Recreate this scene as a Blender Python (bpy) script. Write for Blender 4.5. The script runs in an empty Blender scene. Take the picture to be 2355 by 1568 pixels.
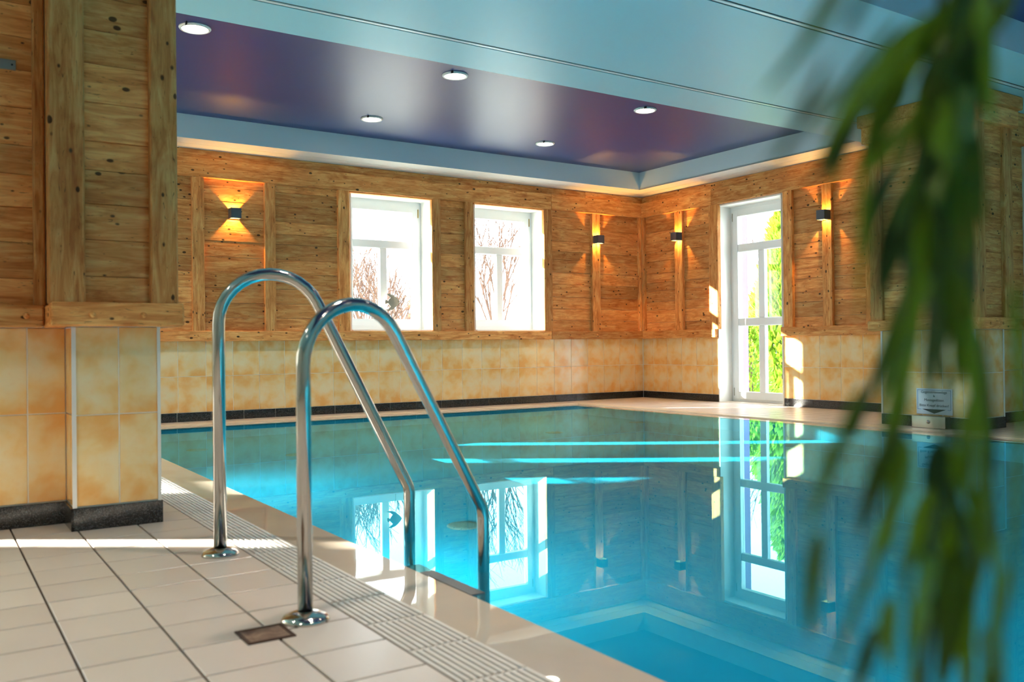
import bpy, bmesh, math, random
from mathutils import Vector, Matrix, noise as mnoise
random.seed(11)
scn = bpy.context.scene
C = scn.collection
R = math.radians

# ------------------------------------------------------------------ camera
F_PX = 2051.68
YAW, PITCH, ROLL = R(33.44494), R(.30192), R(-.59908)
CAM = Vector((0, 0, .8))
_f = Vector((math.sin(YAW), math.cos(YAW), 0)); _r = Vector((math.cos(YAW), -math.sin(YAW), 0)); _u = Vector((0, 0, 1))
FWD = _f*math.cos(PITCH) + _u*math.sin(PITCH); _u2 = -_f*math.sin(PITCH) + _u*math.cos(PITCH)
RIGHT = _r*math.cos(ROLL) + _u2*math.sin(ROLL); UP = -_r*math.sin(ROLL) + _u2*math.cos(ROLL)
cd = bpy.data.cameras.new('camera'); cam = bpy.data.objects.new('camera', cd); C.objects.link(cam)
cd.sensor_fit = 'HORIZONTAL'; cd.sensor_width = 36; cd.lens = 36*F_PX/2355; cd.clip_start = .05; cd.clip_end = 300
cd.dof.use_dof = True; cd.dof.focus_distance = 9.0; cd.dof.aperture_fstop = 3.2
cam.matrix_world = Matrix(((RIGHT.x, UP.x, -FWD.x, CAM.x), (RIGHT.y, UP.y, -FWD.y, CAM.y), (RIGHT.z, UP.z, -FWD.z, CAM.z), (0, 0, 0, 1)))
scn.camera = cam
def at(px, py, depth):
    return CAM + (FWD + RIGHT*((px-1177.5)/F_PX) - UP*((py-784)/F_PX))*depth

# ------------------------------------------------------------------ world, sun, exposure
w = bpy.data.worlds.new('world'); scn.world = w; w.use_nodes = True
bg = w.node_tree.nodes['Background']; bg.inputs['Color'].default_value = (.86, .94, 1, 1); bg.inputs['Strength'].default_value = 7.0
SUN_AZ, SUN_EL = R(-36), R(17.8)
sd = bpy.data.lights.new('sun', 'SUN'); sd.energy = 36; sd.angle = R(.6); sd.color = (1, .93, .82); sd.cycles.is_caustics_light = True
sun = bpy.data.objects.new('sun', sd); C.objects.link(sun)
sdir = Vector((math.cos(SUN_AZ)*math.cos(SUN_EL), math.sin(SUN_AZ)*math.cos(SUN_EL), -math.sin(SUN_EL)))
sun.rotation_euler = sdir.to_track_quat('-Z', 'Y').to_euler(); sun.location = (-6, 16, 9)
vs = scn.view_settings; vs.view_transform = 'Standard'; vs.look = 'None'; vs.exposure = 0.8; vs.gamma = 1; vs.use_curve_mapping = False
cy = scn.cycles
cy.use_denoising = True; cy.max_bounces = 10; cy.diffuse_bounces = 5; cy.glossy_bounces = 5; cy.transmission_bounces = 8; cy.transparent_max_bounces = 12
cy.sample_clamp_indirect = 6; cy.caustics_reflective = False; cy.caustics_refractive = True; cy.blur_glossy = .5

# ------------------------------------------------------------------ materials
def nmat(name):
    m = bpy.data.materials.new(name); m.use_nodes = True
    return m, m.node_tree, m.node_tree.nodes['Principled BSDF']
def lin(r, g, b):
    f = lambda v: (v/255/12.92) if v/255 <= .04045 else ((v/255+.055)/1.055)**2.4
    return (f(r), f(g), f(b), 1)
def ramp(t, stops):
    n = t.nodes.new('ShaderNodeValToRGB'); e = n.color_ramp.elements
    e[0].position, e[0].color = stops[0]; e[1].position, e[1].color = stops[-1]
    for p, c in stops[1:-1]:
        k = e.new(p); k.color = c
    return n
def plain(name, col, rough=.5, metal=0., spec=.5):
    m, t, p = nmat(name)
    p.inputs['Base Color'].default_value = col; p.inputs['Roughness'].default_value = rough; p.inputs['Metallic'].default_value = metal
    p.inputs['Specular IOR Level'].default_value = spec
    return m
def objvec(t, mul=(13.1, 7.7, 29.3)):
    tc = t.nodes.new('ShaderNodeTexCoord'); oi = t.nodes.new('ShaderNodeObjectInfo')
    vm = t.nodes.new('ShaderNodeVectorMath'); vm.operation = 'MULTIPLY_ADD'
    vm.inputs[1].default_value = mul
    t.links.new(oi.outputs['Random'], vm.inputs[0]); t.links.new(tc.outputs['Object'], vm.inputs[2])
    return vm.outputs[0], oi.outputs['Random'], tc
def mapping(t, vec, scale):
    n = t.nodes.new('ShaderNodeMapping'); n.inputs['Scale'].default_value = scale; t.links.new(vec, n.inputs['Vector']); return n.outputs[0]
def noise(t, vec, scale, detail=4, dist=0., rough=.55):
    n = t.nodes.new('ShaderNodeTexNoise'); n.inputs['Scale'].default_value = scale; n.inputs['Detail'].default_value = detail
    n.inputs['Distortion'].default_value = dist; n.inputs['Roughness'].default_value = rough
    t.links.new(vec, n.inputs['Vector']); return n.outputs['Fac']
def mixc(t, a, b, fac, mode='MIX'):
    n = t.nodes.new('ShaderNodeMix'); n.data_type = 'RGBA'; n.blend_type = mode
    for s, v in ((n.inputs[0], fac), (n.inputs[6], a), (n.inputs[7], b)):
        if isinstance(v, (int, float)): s.default_value = v
        elif isinstance(v, tuple): s.default_value = v
        else: t.links.new(v, s)
    return n.outputs[2]
def maprange(t, v, a, b, c, d):
    n = t.nodes.new('ShaderNodeMapRange'); t.links.new(v, n.inputs[0])
    for i, x in enumerate((a, b, c, d)): n.inputs[i+1].default_value = x
    return n.outputs[0]
def bump(t, p, h, strength, dist=.01):
    n = t.nodes.new('ShaderNodeBump'); n.inputs['Strength'].default_value = strength; n.inputs['Distance'].default_value = dist
    t.links.new(h, n.inputs['Height']); t.links.new(n.outputs[0], p.inputs['Normal'])
def wood(name, axis, dark, mid, light):
    m, t, p = nmat(name)
    v, rnd, tc = objvec(t)
    def sc(a, c): return tuple(a if i == axis else c for i in range(3))
    g1 = noise(t, mapping(t, v, sc(3.2, 26)), 1, 8, 1.1, .62)
    g2 = noise(t, mapping(t, v, sc(7, 150)), 1, 3, .4)
    g3 = noise(t, mapping(t, v, sc(4.5, 11)), 1, 4, .8)
    col = ramp(t, [(.30, dark), (.50, mid), (.68, light)]); t.links.new(g1, col.inputs[0])
    c = mixc(t, col.outputs[0], mixc(t, col.outputs[0], (.42, .28, .16, 1), 1, 'MULTIPLY'), maprange(t, g2, .56, .82, 0, .6))
    c = mixc(t, c, mixc(t, c, (.66, .46, .30, 1), 1, 'MULTIPLY'), maprange(t, g3, .52, .74, 0, .7))
    vo = t.nodes.new('ShaderNodeTexVoronoi'); vo.inputs['Scale'].default_value = 14; vo.inputs['Randomness'].default_value = 1
    t.links.new(mapping(t, v, sc(.7, 1.15)), vo.inputs['Vector'])
    kn = t.nodes.new('ShaderNodeMath'); kn.operation = 'MULTIPLY_ADD'; kn.inputs[1].default_value = -.62
    t.links.new(noise(t, v, 6.5, 2), kn.inputs[0]); t.links.new(vo.outputs['Distance'], kn.inputs[2])
    c = mixc(t, c, (.022, .010, .004, 1), maprange(t, kn.outputs[0], -.235, -.18, .9, 0))
    # long dark cracks
    g4 = noise(t, mapping(t, v, sc(9.0, 62)), 1, 3, 2.2)
    c = mixc(t, c, (.03, .014, .006, 1), maprange(t, g4, .66, .71, 0, .8))
    hs = t.nodes.new('ShaderNodeHueSaturation'); t.links.new(c, hs.inputs['Color'])
    t.links.new(maprange(t, rnd, 0, 1, .72, 1.16), hs.inputs['Value'])
    t.links.new(hs.outputs[0], p.inputs['Base Color'])
    p.inputs['Roughness'].default_value = .6; p.inputs['Specular IOR Level'].default_value = .18
    bump(t, p, g1, .25, .01)
    return m
WD, WM, WL = lin(186, 108, 52), lin(222, 150, 84), lin(240, 184, 116)
WOOD = [wood('old_wood_'+'xyz'[a], a, WD, WM, WL) for a in range(3)]
def tile_mat():
    m, t, p = nmat('wall_tile')
    v, rnd, tc = objvec(t)
    n1 = noise(t, v, 7, 3, .2, .5); n2 = noise(t, v, 45, 4)
    sx = t.nodes.new('ShaderNodeSeparateXYZ'); t.links.new(tc.outputs['Generated'], sx.inputs[0])
    # printed darker border of the tile glaze: distance to the edge in z (largest extents)
    def edge(s):
        a = t.nodes.new('ShaderNodeMath'); a.operation = 'SUBTRACT'; a.inputs[1].default_value = .5; t.links.new(s, a.inputs[0])
        b = t.nodes.new('ShaderNodeMath'); b.operation = 'ABSOLUTE'; t.links.new(a.outputs[0], b.inputs[0]); return b.outputs[0]
    e = edge(sx.outputs[2])
    add = t.nodes.new('ShaderNodeMath'); add.operation = 'MULTIPLY_ADD'; add.inputs[1].default_value = .42
    t.links.new(e, add.inputs[0]); t.links.new(n1, add.inputs[2])
    col = ramp(t, [(.40, lin(244, 222, 178)), (.60, lin(245, 208, 146)), (.80, lin(240, 178, 100))]); t.links.new(add.outputs[0], col.inputs[0])
    c = mixc(t, col.outputs[0], lin(232, 170, 92), maprange(t, n2, .55, .8, 0, .15))
    hs = t.nodes.new('ShaderNodeHueSaturation'); t.links.new(c, hs.inputs['Color']); t.links.new(maprange(t, rnd, 0, 1, .94, 1.04), hs.inputs['Value'])
    t.links.new(hs.outputs[0], p.inputs['Base Color']); p.inputs['Roughness'].default_value = .16
    bump(t, p, n2, .05, .004)
    return m
M_TILE = tile_mat()
M_GROUT = plain('wall_grout', lin(248, 240, 226), .8)
M_STRIP = plain('white_corner_strip', lin(236, 232, 226), .3)
def granite():
    m, t, p = nmat('black_granite'); v, r, tc = objvec(t)
    vo = t.nodes.new('ShaderNodeTexVoronoi'); vo.inputs['Scale'].default_value = 260; t.links.new(v, vo.inputs['Vector'])
    col = ramp(t, [(0, (.006, .006, .007, 1)), (.6, (.016, .016, .018, 1)), (1, (.10, .10, .10, 1))])
    sep = t.nodes.new('ShaderNodeSeparateColor'); t.links.new(vo.outputs['Color'], sep.inputs[0]); t.links.new(sep.outputs[0], col.inputs[0])
    t.links.new(col.outputs[0], p.inputs['Base Color']); p.inputs['Roughness'].default_value = .16
    return m
M_GRANITE = granite()
def floor_tile():
    m, t, p = nmat('floor_tile'); v, rnd, tc = objvec(t)
    n1 = noise(t, v, 3.5, 4, .3); n2 = noise(t, v, 70, 4)
    col = ramp(t, [(.3, lin(214, 203, 194)), (.7, lin(219, 208, 199))]); t.links.new(n1, col.inputs[0])
    c = mixc(t, col.outputs[0], lin(196, 166, 142), maprange(t, n2, .6, .85, 0, .2))
    hs = t.nodes.new('ShaderNodeHueSaturation'); t.links.new(c, hs.inputs['Color']); t.links.new(maprange(t, rnd, 0, 1, .94, 1.05), hs.inputs['Value'])
    t.links.new(hs.outputs[0], p.inputs['Base Color'])
    p.inputs['Roughness'].default_value = .3; bump(t, p, n2, .06, .003)
    return m
M_FTILE = floor_tile()
M_FGROUT = plain('floor_grout', lin(84, 70, 60), .9)
def tile_field():
    m, t, p = nmat('tiled_deck'); tc = t.nodes.new('ShaderNodeTexCoord')
    b = t.nodes.new('ShaderNodeTexBrick'); b.offset = 0; b.inputs['Scale'].default_value = 1; b.inputs['Brick Width'].default_value = .2465; b.inputs['Row Height'].default_value = .2353
    b.inputs['Mortar Size'].default_value = .004; b.inputs['Color1'].default_value = lin(204, 190, 176); b.inputs['Color2'].default_value = lin(210, 196, 182); b.inputs['Mortar'].default_value = lin(116, 96, 80)
    t.links.new(tc.outputs['Object'], b.inputs['Vector']); t.links.new(b.outputs['Color'], p.inputs['Base Color']); p.inputs['Roughness'].default_value = .3
    return m
M_DECK = tile_field()
M_GRATE = plain('white_plastic_grate', lin(226, 220, 214), .4)
M_INLET = plain('grey_inlet', lin(120, 130, 120), .5)
M_GUTTER = plain('gutter_channel', lin(120, 108, 98), .7)
M_LEDGE = plain('beige_pool_edge', lin(222, 206, 184), .3)
def wet_edge():
    m, t, p = nmat('wet_beige_rim'); tc = t.nodes.new('ShaderNodeTexCoord'); n = noise(t, tc.outputs['Object'], 3, 3)
    col = ramp(t, [(.3, lin(192, 178, 160)), (.7, lin(204, 190, 172))]); t.links.new(n, col.inputs[0]); t.links.new(col.outputs[0], p.inputs['Base Color'])
    p.inputs['Roughness'].default_value = .5; p.inputs['Specular IOR Level'].default_value = .2; p.inputs['Coat Weight'].default_value = 1; p.inputs['Coat IOR'].default_value = 1.333; p.inputs['Coat Roughness'].default_value = .015
    h = noise(t, tc.outputs['Object'], 2.2, 2); b = t.nodes.new('ShaderNodeBump'); b.inputs['Strength'].default_value = .05; b.inputs['Distance'].default_value = .02
    t.links.new(h, b.inputs['Height']); t.links.new(b.outputs[0], p.inputs['Coat Normal'])
    return m
M_WETRIM = wet_edge()
M_LEDGEDARK = plain('dark_edge_strip', lin(92, 92, 92), .5)
def liner():
    m, t, p = nmat('blue_pool_liner'); tc = t.nodes.new('ShaderNodeTexCoord')
    n = noise(t, tc.outputs['Object'], 1.4, 3); col = ramp(t, [(.3, (.003, .36, .47, 1)), (.7, (.004, .39, .50, 1))])
    t.links.new(n, col.inputs[0]); t.links.new(col.outputs[0], p.inputs['Base Color']); p.inputs['Roughness'].default_value = .6
    return m
M_LINER = liner()
def water():
    m, t, p = nmat('pool_water'); t.nodes.remove(p); out = t.nodes['Material Output']
    gl = t.nodes.new('ShaderNodeBsdfGlass'); gl.inputs['IOR'].default_value = 1.333; gl.inputs['Roughness'].default_value = 0.0
    gl.inputs['Color'].default_value = (.40, .92, 1, 1)
    tc = t.nodes.new('ShaderNodeTexCoord')
    t.links.new(gl.outputs[0], out.inputs[0])
    return m
M_WATER = water()
M_STEEL = plain('polished_steel', (.60, .57, .53, 1), .13, 1)
M_STEELB = plain('brushed_steel', (.42, .39, .33, 1), .3, 1)
M_WHITE = plain('white_plastic_frame', lin(238, 240, 240), .3)
M_REVEAL = plain('white_plaster', lin(240, 240, 236), .6)
M_LILAC = plain('lilac_render', lin(128, 106, 146), .9)
M_SILL = plain('white_sill', lin(244, 244, 242), .3)
def glass():
    m, t, p = nmat('window_glass'); t.nodes.remove(p); out = t.nodes['Material Output']
    tr = t.nodes.new('ShaderNodeBsdfTransparent'); gl = t.nodes.new('ShaderNodeBsdfGlossy'); gl.inputs['Roughness'].default_value = .02
    fr = t.nodes.new('ShaderNodeFresnel'); t.links.new(maprange(t, t.nodes.new('ShaderNodeNewGeometry').outputs['Backfacing'], 0, 1, 1.45, 1/1.45), fr.inputs['IOR']); mx = t.nodes.new('ShaderNodeMixShader')
    tr.inputs['Color'].default_value = (.95, .97, .96, 1)
    t.links.new(fr.outputs[0], mx.inputs[0]); t.links.new(tr.outputs[0], mx.inputs[1]); t.links.new(gl.outputs[0], mx.inputs[2]); t.links.new(mx.outputs[0], out.inputs[0])
    return m
M_GLASS = glass()
def ceil_mat(name, col, rough, spec=.5, coat=0.):
    m, t, p = nmat(name); tc = t.nodes.new('ShaderNodeTexCoord')
    p.inputs['Base Color'].default_value = col; p.inputs['Roughness'].default_value = rough; p.inputs['Specular IOR Level'].default_value = spec
    n = noise(t, tc.outputs['Object'], 140, 2); bump(t, p, n, .03, .002)
    return m
M_CEIL = ceil_mat('pool_tinted_stretch_ceiling', lin(164, 218, 230), .40, .5)  # white ceiling; blue light from the pool is put into the base colour
M_FASCIA = ceil_mat('pale_fascia', lin(196, 214, 222), .4, .5)
M_DARK = ceil_mat('midnight_blue_ceiling', lin(44, 58, 110), .40, .5)
M_SLOT = plain('dark_slot', (.01, .012, .014, 1), .6)
M_PROFILE = plain('white_profile', lin(236, 240, 240), .25)
def emit(name, col, s):
    m, t, p = nmat(name); p.inputs['Base Color'].default_value = (.8, .8, .8, 1)
    p.inputs['Emission Color'].default_value = col; p.inputs['Emission Strength'].default_value = s
    return m
M_LAMP = emit('lit_diffuser', (1, .95, .84, 1), 9)
M_RING = plain('lamp_ring', lin(214, 214, 208), .35)
M_LAMPBOX = plain('anthracite_lamp', lin(70, 78, 88), .45)
M_PAPER = plain('white_sign_board', lin(226, 232, 240), .5)
M_INK = plain('dark_ink', lin(44, 48, 64), .6)
M_BLUEINK = plain('blue_ink', lin(96, 140, 196), .6)
M_ULENS = plain('added_lamp_lens', lin(220, 230, 235), .2)
def rust():
    m, t, p = nmat('rusty_plate'); v, r, tc = objvec(t); n = noise(t, v, 22, 5, .6)
    col = ramp(t, [(.35, lin(86, 52, 30)), (.55, lin(136, 108, 86)), (.75, lin(166, 146, 128))]); t.links.new(n, col.inputs[0])
    t.links.new(col.outputs[0], p.inputs['Base Color']); p.inputs['Roughness'].default_value = .5
    return m
M_RUST = rust(); M_RUSTD = plain('rusty_rim', lin(64, 38, 22), .7)
def leaf_mat(name, c1, c2, trans):
    m, t, p = nmat(name); v, rnd, tc = objvec(t)
    col = ramp(t, [(0, c1), (1, c2)]); t.links.new(rnd, col.inputs[0])
    t.links.new(col.outputs[0], p.inputs['Base Color']); p.inputs['Roughness'].default_value = .45
    out = t.nodes['Material Output']; tl = t.nodes.new('ShaderNodeBsdfTranslucent'); mx = t.nodes.new('ShaderNodeMixShader'); mx.inputs[0].default_value = trans
    t.links.new(col.outputs[0], tl.inputs['Color']); t.links.new(p.outputs[0], mx.inputs[1]); t.links.new(tl.outputs[0], mx.inputs[2]); t.links.new(mx.outputs[0], out.inputs[0])
    return m
M_LEAF = leaf_mat('hanging_leaf', (.008, .032, .002, 1), (.17, .30, .007, 1), .32)
M_STEM = plain('green_stem', (.03, .07, .01, 1), .6)
M_CONIFER = leaf_mat('conifer_foliage', (.16, .30, .02, 1), (.36, .52, .04, 1), .3)
M_BARK = plain('bare_bark', lin(78, 56, 46), .9)
M_SNOWGRASS = plain('pale_winter_lawn', lin(206, 212, 204), .9)
M_POT = plain('terracotta_pot', lin(150, 90, 60), .8)
M_FISH = plain('pale_stone_fish', lin(140, 134, 120), .7)
M_NAIL = plain('galvanised_bracket', lin(150, 146, 138), .4, .8)
M_BRASS = plain('brass_hinge', lin(190, 160, 80), .35, .8)
M_UNDERCEIL = plain('plain_plaster', lin(226, 222, 214), .8)

# ------------------------------------------------------------------ geometry helpers
def link(name, me, mat, parent=None, loc=None):
    o = bpy.data.objects.new(name, me); C.objects.link(o)
    if mat and not me.materials: me.materials.append(mat)
    if loc is not None: o.location = loc
    if parent is not None: o.parent = parent
    return o
def tag(o, label=None, cat=None, group=None, kind=None):
    if label: o['label'] = label
    if cat: o['category'] = cat
    if group: o['group'] = group
    if kind: o['kind'] = kind
    return o
def empty(name, loc=(0, 0, 0)):
    o = bpy.data.objects.new(name, None); C.objects.link(o); o.location = loc; o.empty_display_size = .1; return o
_cache = {}
def boxmesh(dx, dy, dz, bev, mat):
    k = (round(dx, 4), round(dy, 4), round(dz, 4), bev, mat.name)
    if k not in _cache:
        bm = bmesh.new(); bmesh.ops.create_cube(bm, size=1)
        for v in bm.verts: v.co = Vector((v.co.x*dx, v.co.y*dy, v.co.z*dz))
        if bev: bmesh.ops.bevel(bm, geom=bm.edges[:], offset=min(bev, .3*min(dx, dy, dz)), segments=1, affect='EDGES')
        me = bpy.data.meshes.new('box'); bm.to_mesh(me); bm.free(); me.materials.append(mat); _cache[k] = me
    return _cache[k]
def box(name, x0, x1, y0, y1, z0, z1, mat, parent=None, bev=.002):
    x0, x1 = min(x0, x1), max(x0, x1); y0, y1 = min(y0, y1), max(y0, y1); z0, z1 = min(z0, z1), max(z0, z1)
    loc = Vector(((x0+x1)/2, (y0+y1)/2, (z0+z1)/2))
    if parent is not None: loc = loc - Vector(parent.location) if parent.parent is None else loc - Vector(parent.location) - Vector(parent.parent.location)
    return link(name, boxmesh(x1-x0, y1-y0, z1-z0, bev, mat), mat, parent, loc)
def multibox(name, boxes, mat, parent=None, bev=0.):
    """several abutting boxes that form ONE solid (a wall with an opening, a frame)"""
    bm = bmesh.new()
    off = Vector((0, 0, 0))
    if parent is not None:
        off = Vector(parent.location) + (Vector(parent.parent.location) if parent.parent else Vector((0, 0, 0)))
    for (x0, x1, y0, y1, z0, z1) in boxes:
        r = bmesh.ops.create_cube(bm, size=1)
        for v in r['verts']:
            v.co = Vector(((x0+x1)/2+v.co.x*(x1-x0), (y0+y1)/2+v.co.y*(y1-y0), (z0+z1)/2+v.co.z*(z1-z0))) - off
    if bev: bmesh.ops.bevel(bm, geom=bm.edges[:], offset=bev, segments=1, affect='EDGES')
    me = bpy.data.meshes.new(name); bm.to_mesh(me); bm.free()
    return link(name, me, mat, parent)
def smooth(me):
    for p in me.polygons: p.use_smooth = True
def tube(name, pts, rad, mat, parent=None, seg=20, caps=True):
    """swept tube; rad a number or a list"""
    pts = [Vector(p) for p in pts]; n = len(pts); bm = bmesh.new(); rings = []
    if parent is not None: pts = [p - Vector(parent.location) - (Vector(parent.parent.location) if parent.parent else Vector((0, 0, 0))) for p in pts]
    T = [(pts[min(i+1, n-1)]-pts[max(i-1, 0)]).normalized() for i in range(n)]
    N = T[0].orthogonal().normalized()
    for i in range(n):
        N = (N - T[i]*N.dot(T[i])).normalized(); B = T[i].cross(N); r = rad[i] if isinstance(rad, (list, tuple)) else rad
        rings.append([bm.verts.new(pts[i]+(N*math.cos(2*math.pi*k/seg)+B*math.sin(2*math.pi*k/seg))*r) for k in range(seg)])
    for a, b in zip(rings, rings[1:]):
        for k in range(seg): bm.faces.new((a[k], a[(k+1) % seg], b[(k+1) % seg], b[k]))
    if caps: bm.faces.new(rings[0][::-1]); bm.faces.new(rings[-1])
    me = bpy.data.meshes.new(name); bm.to_mesh(me); bm.free(); smooth(me)
    return link(name, me, mat, parent)
def lathe_mesh(name, prof, seg=40):
    bm = bmesh.new(); rings = []
    for r, z in prof:
        if r < 1e-6: rings.append([bm.verts.new((0, 0, z))])
        else: rings.append([bm.verts.new((r*math.cos(2*math.pi*k/seg), r*math.sin(2*math.pi*k/seg), z)) for k in range(seg)])
    for a, b in zip(rings, rings[1:]):
        for k in range(seg):
            f = [a[k % len(a)], a[(k+1) % len(a)], b[(k+1) % len(b)], b[k % len(b)]]
            f = list(dict.fromkeys(f))
            if len(f) > 2: bm.faces.new(f)
    bmesh.ops.recalc_face_normals(bm, faces=bm.faces[:])
    me = bpy.data.meshes.new(name); bm.to_mesh(me); bm.free(); smooth(me); return me

class Face:
    """a vertical face: u runs along the wall, d is the distance out of it, z up"""
    def __init__(s, axis, plane, sign): s.axis, s.plane, s.sign = axis, plane, sign
    def box(s, name, u0, u1, z0, z1, d0, d1, mat, parent, bev=.003):
        a, b = s.plane+s.sign*d0, s.plane+s.sign*d1
        if s.axis == 'y': return box(name, u0, u1, a, b, z0, z1, mat, parent, bev)
        return box(name, a, b, u0, u1, z0, z1, mat, parent, bev)
    def pt(s, u, d, z): return Vector((u, s.plane+s.sign*d, z)) if s.axis == 'y' else Vector((s.plane+s.sign*d, u, z))
    def grain(s): return WOOD[0] if s.axis == 'y' else WOOD[1]
_peg = lathe_mesh('peg', [(0, .006), (.011, .005), (.013, 0), (.013, -.004), (0, -.004)], 14)
_peg.materials.append(WOOD[2])
def peg(face, u, z, d, parent):
    o = link('peg', _peg, None, parent, face.pt(u, d, z)-Vector(parent.location)-(Vector(parent.parent.location) if parent.parent else Vector()))
    if face.axis == 'y': o.rotation_euler = (R(90)*(-face.sign)*-1 if face.sign < 0 else R(-90), 0, 0)
    else: o.rotation_euler = (0, R(-90) if face.sign < 0 else R(90), 0)
    return o

XR, YW, ZC, ZD = 9.12, 10.2, 3.02, 3.27      # right wall, window wall, lower ceiling, dark ceiling
XL, YB, T = -3.75, -4.0, .65                  # left wall, wall behind the camera, wall thickness
TILE_TOP, TRIM0, TRIM1, BEAM0, BEAM1 = .885, .885, 1.0, 2.705, 2.92

# ------------------------------------------------------------------ floor and pool
PX0, PX1, PY0, PY1 = 1.262, 7.48, -2.5, 9.70   # water
floor = multibox('floor', [(XL, 1.058, YB, YW, -.3, -.010), (PX1, XR, YB, YW, -.3, -.010), (1.058, PX1, PY1, YW, -.3, -.010), (1.058, PX1, YB, PY0, -.3, -.010)], M_FGROUT)
tag(floor, 'beige tiled pool deck with dark grout lines', kind='structure')
GX, GY = .2465, .2353; J = .0075
jx0, jy0 = .3235, 2.948
def floor_tiles(x0, x1, y0, y1):
    i0, i1 = math.floor((x0-jx0)/GX), math.ceil((x1-jx0)/GX); k0, k1 = math.floor((y0-jy0)/GY), math.ceil((y1-jy0)/GY)
    for i in range(i0, i1):
        for k in range(k0, k1):
            a, b = max(jx0+i*GX, x0)+J/2, min(jx0+(i+1)*GX, x1)-J/2; c, d = max(jy0+k*GY, y0)+J/2, min(jy0+(k+1)*GY, y1)-J/2
            if b-a < .02 or d-c < .02: continue
            o = box('tile', a, b, c, d, -.0095, 0, M_FTILE, floor, .0015)
floor_tiles(-.662, 1.058, 1.3, 6.6)
floor_tiles(PX1+.17, XR, 5.3, YW)
# tiling out of the picture or too thin in it
for i, b in enumerate([(XL, -.662, YB, YW), (-.662, 1.058, YB, 1.3), (-.662, 1.058, 6.6, YW), (PX1+.17, XR, YB, 5.3), (1.058, PX1+.17, PY1+.17, YW), (1.058, PX1+.17, YB, PY0-.1)]):
    tag(box('tile_field', b[0], b[1], b[2], b[3], -.0095, -.0005, M_DECK, floor, 0), kind='stuff')
# white rim of the deck around far and right side of the water
rim = multibox('coping', [(1.058, PX1+.17, PY1, PY1+.165, -.05, .002), (PX1, PX1+.165, PY0, PY1, -.05, .002)], M_LEDGE, floor)
pool = empty('swimming_pool', (4.37, 3.6, -1.25)); tag(pool, 'turquoise lined indoor swimming pool with beige submerged rim', 'pool')
DEP = -1.21
BX0, BX1, BY1 = 1.482, 7.27, 9.5
multibox('basin', [(BX0, BX1, PY0, BY1, DEP-.1, DEP), (BX0-.1, BX0, PY0, BY1, DEP, -.06), (BX1, BX1+.1, PY0, BY1, DEP, -.06), (BX0, BX1, BY1, BY1+.1, DEP, -.06), (BX0, BX1, PY0-.1, PY0, DEP, -.06)], M_LINER, pool).cycles.is_caustics_receiver = True
multibox('rim', [(PX0-.0005, BX0, PY0, PY1, -.12, -.010), (BX1, PX1, PY0, PY1, -.12, -.010), (BX0, BX1, BY1, PY1, -.12, -.010)], M_WETRIM, pool)
multibox('edge_strip', [(1.484, 1.535, 2.50, 2.86, -.10, -.0085)], M_LEDGEDARK, pool)
_fit = lathe_mesh('inlet', [(0, .012), (.05, .014), (.085, .012), (.10, .0), (.10, -.01), (0, -.01)], 28); _fit.materials.append(M_INLET)
for (x, y) in [(2.69, 4.62), (2.16, 8.69), (2.82, 7.83), (7.10, 8.06), (5.69, 7.80)]:
    link('inlet', _fit, None, pool, Vector((x, y, DEP+.01))-pool.location)
# water
bm = bmesh.new(); nx, ny = 1, 1
vv = [bm.verts.new((x, y, -.012)) for x, y in ((BX0-3.2, PY0), (PX1-.01, PY0), (PX1-.01, YW-.02), (BX0-3.2, YW-.02))]  # sheet runs on unseen under the deck so refracted sun is found
bm.faces.new(vv); me = bpy.data.meshes.new('pool_water'); bm.to_mesh(me); bm.free(); smooth(me)
wat = link('pool_water', me, M_WATER); wat.cycles.is_caustics_caster = True
tag(wat, 'calm clear water filling the pool', 'water', kind='stuff')
# unseen underwater lamps added in the basin walls to turn the water turquoise
_ul = lathe_mesh('lens', [(0, .012), (.09, .010), (.125, .004), (.13, 0), (0, 0)], 32); _ul.materials.append(M_ULENS)
for k, (x, y, dx, dy) in enumerate(((2.4, PY0+.002, 0, 1), (3.7, PY0+.002, 0, 1), (5.0, PY0+.002, 0, 1), (6.3, PY0+.002, 0, 1), (BX0, .4, 1, 0), (BX0, 3.9, 1, 0), (BX0, 6.3, 1, 0))):
    rt = empty('added_pool_lamp', (x, y, -.62)); tag(rt, 'added unseen underwater lamp in the basin wall, ' + ('first on the short side', 'second on the short side', 'third on the short side', 'fourth on the short side', 'long side before the ladder', 'long side just past the ladder', 'long side farthest from the ladder')[k], 'added pool lamp', 'added underwater lamps')
    o = link('lens', _ul, None, rt); o.rotation_euler = Vector((dx, dy, 0)).to_track_quat('Z', 'Y').to_euler()
    l = bpy.data.lights.new('added_pool_light', 'AREA'); l.shape = 'DISK'; l.size = .24; l.energy = 42 if dy else 36; l.color = (.82, .95, 1)
    o = bpy.data.objects.new('lamp_light', l); C.objects.link(o); o.parent = rt; o.location = (dx*.02, dy*.02, 0); o.rotation_euler = Vector((dx, dy, -.15)).to_track_quat('-Z', 'Y').to_euler()
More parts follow.
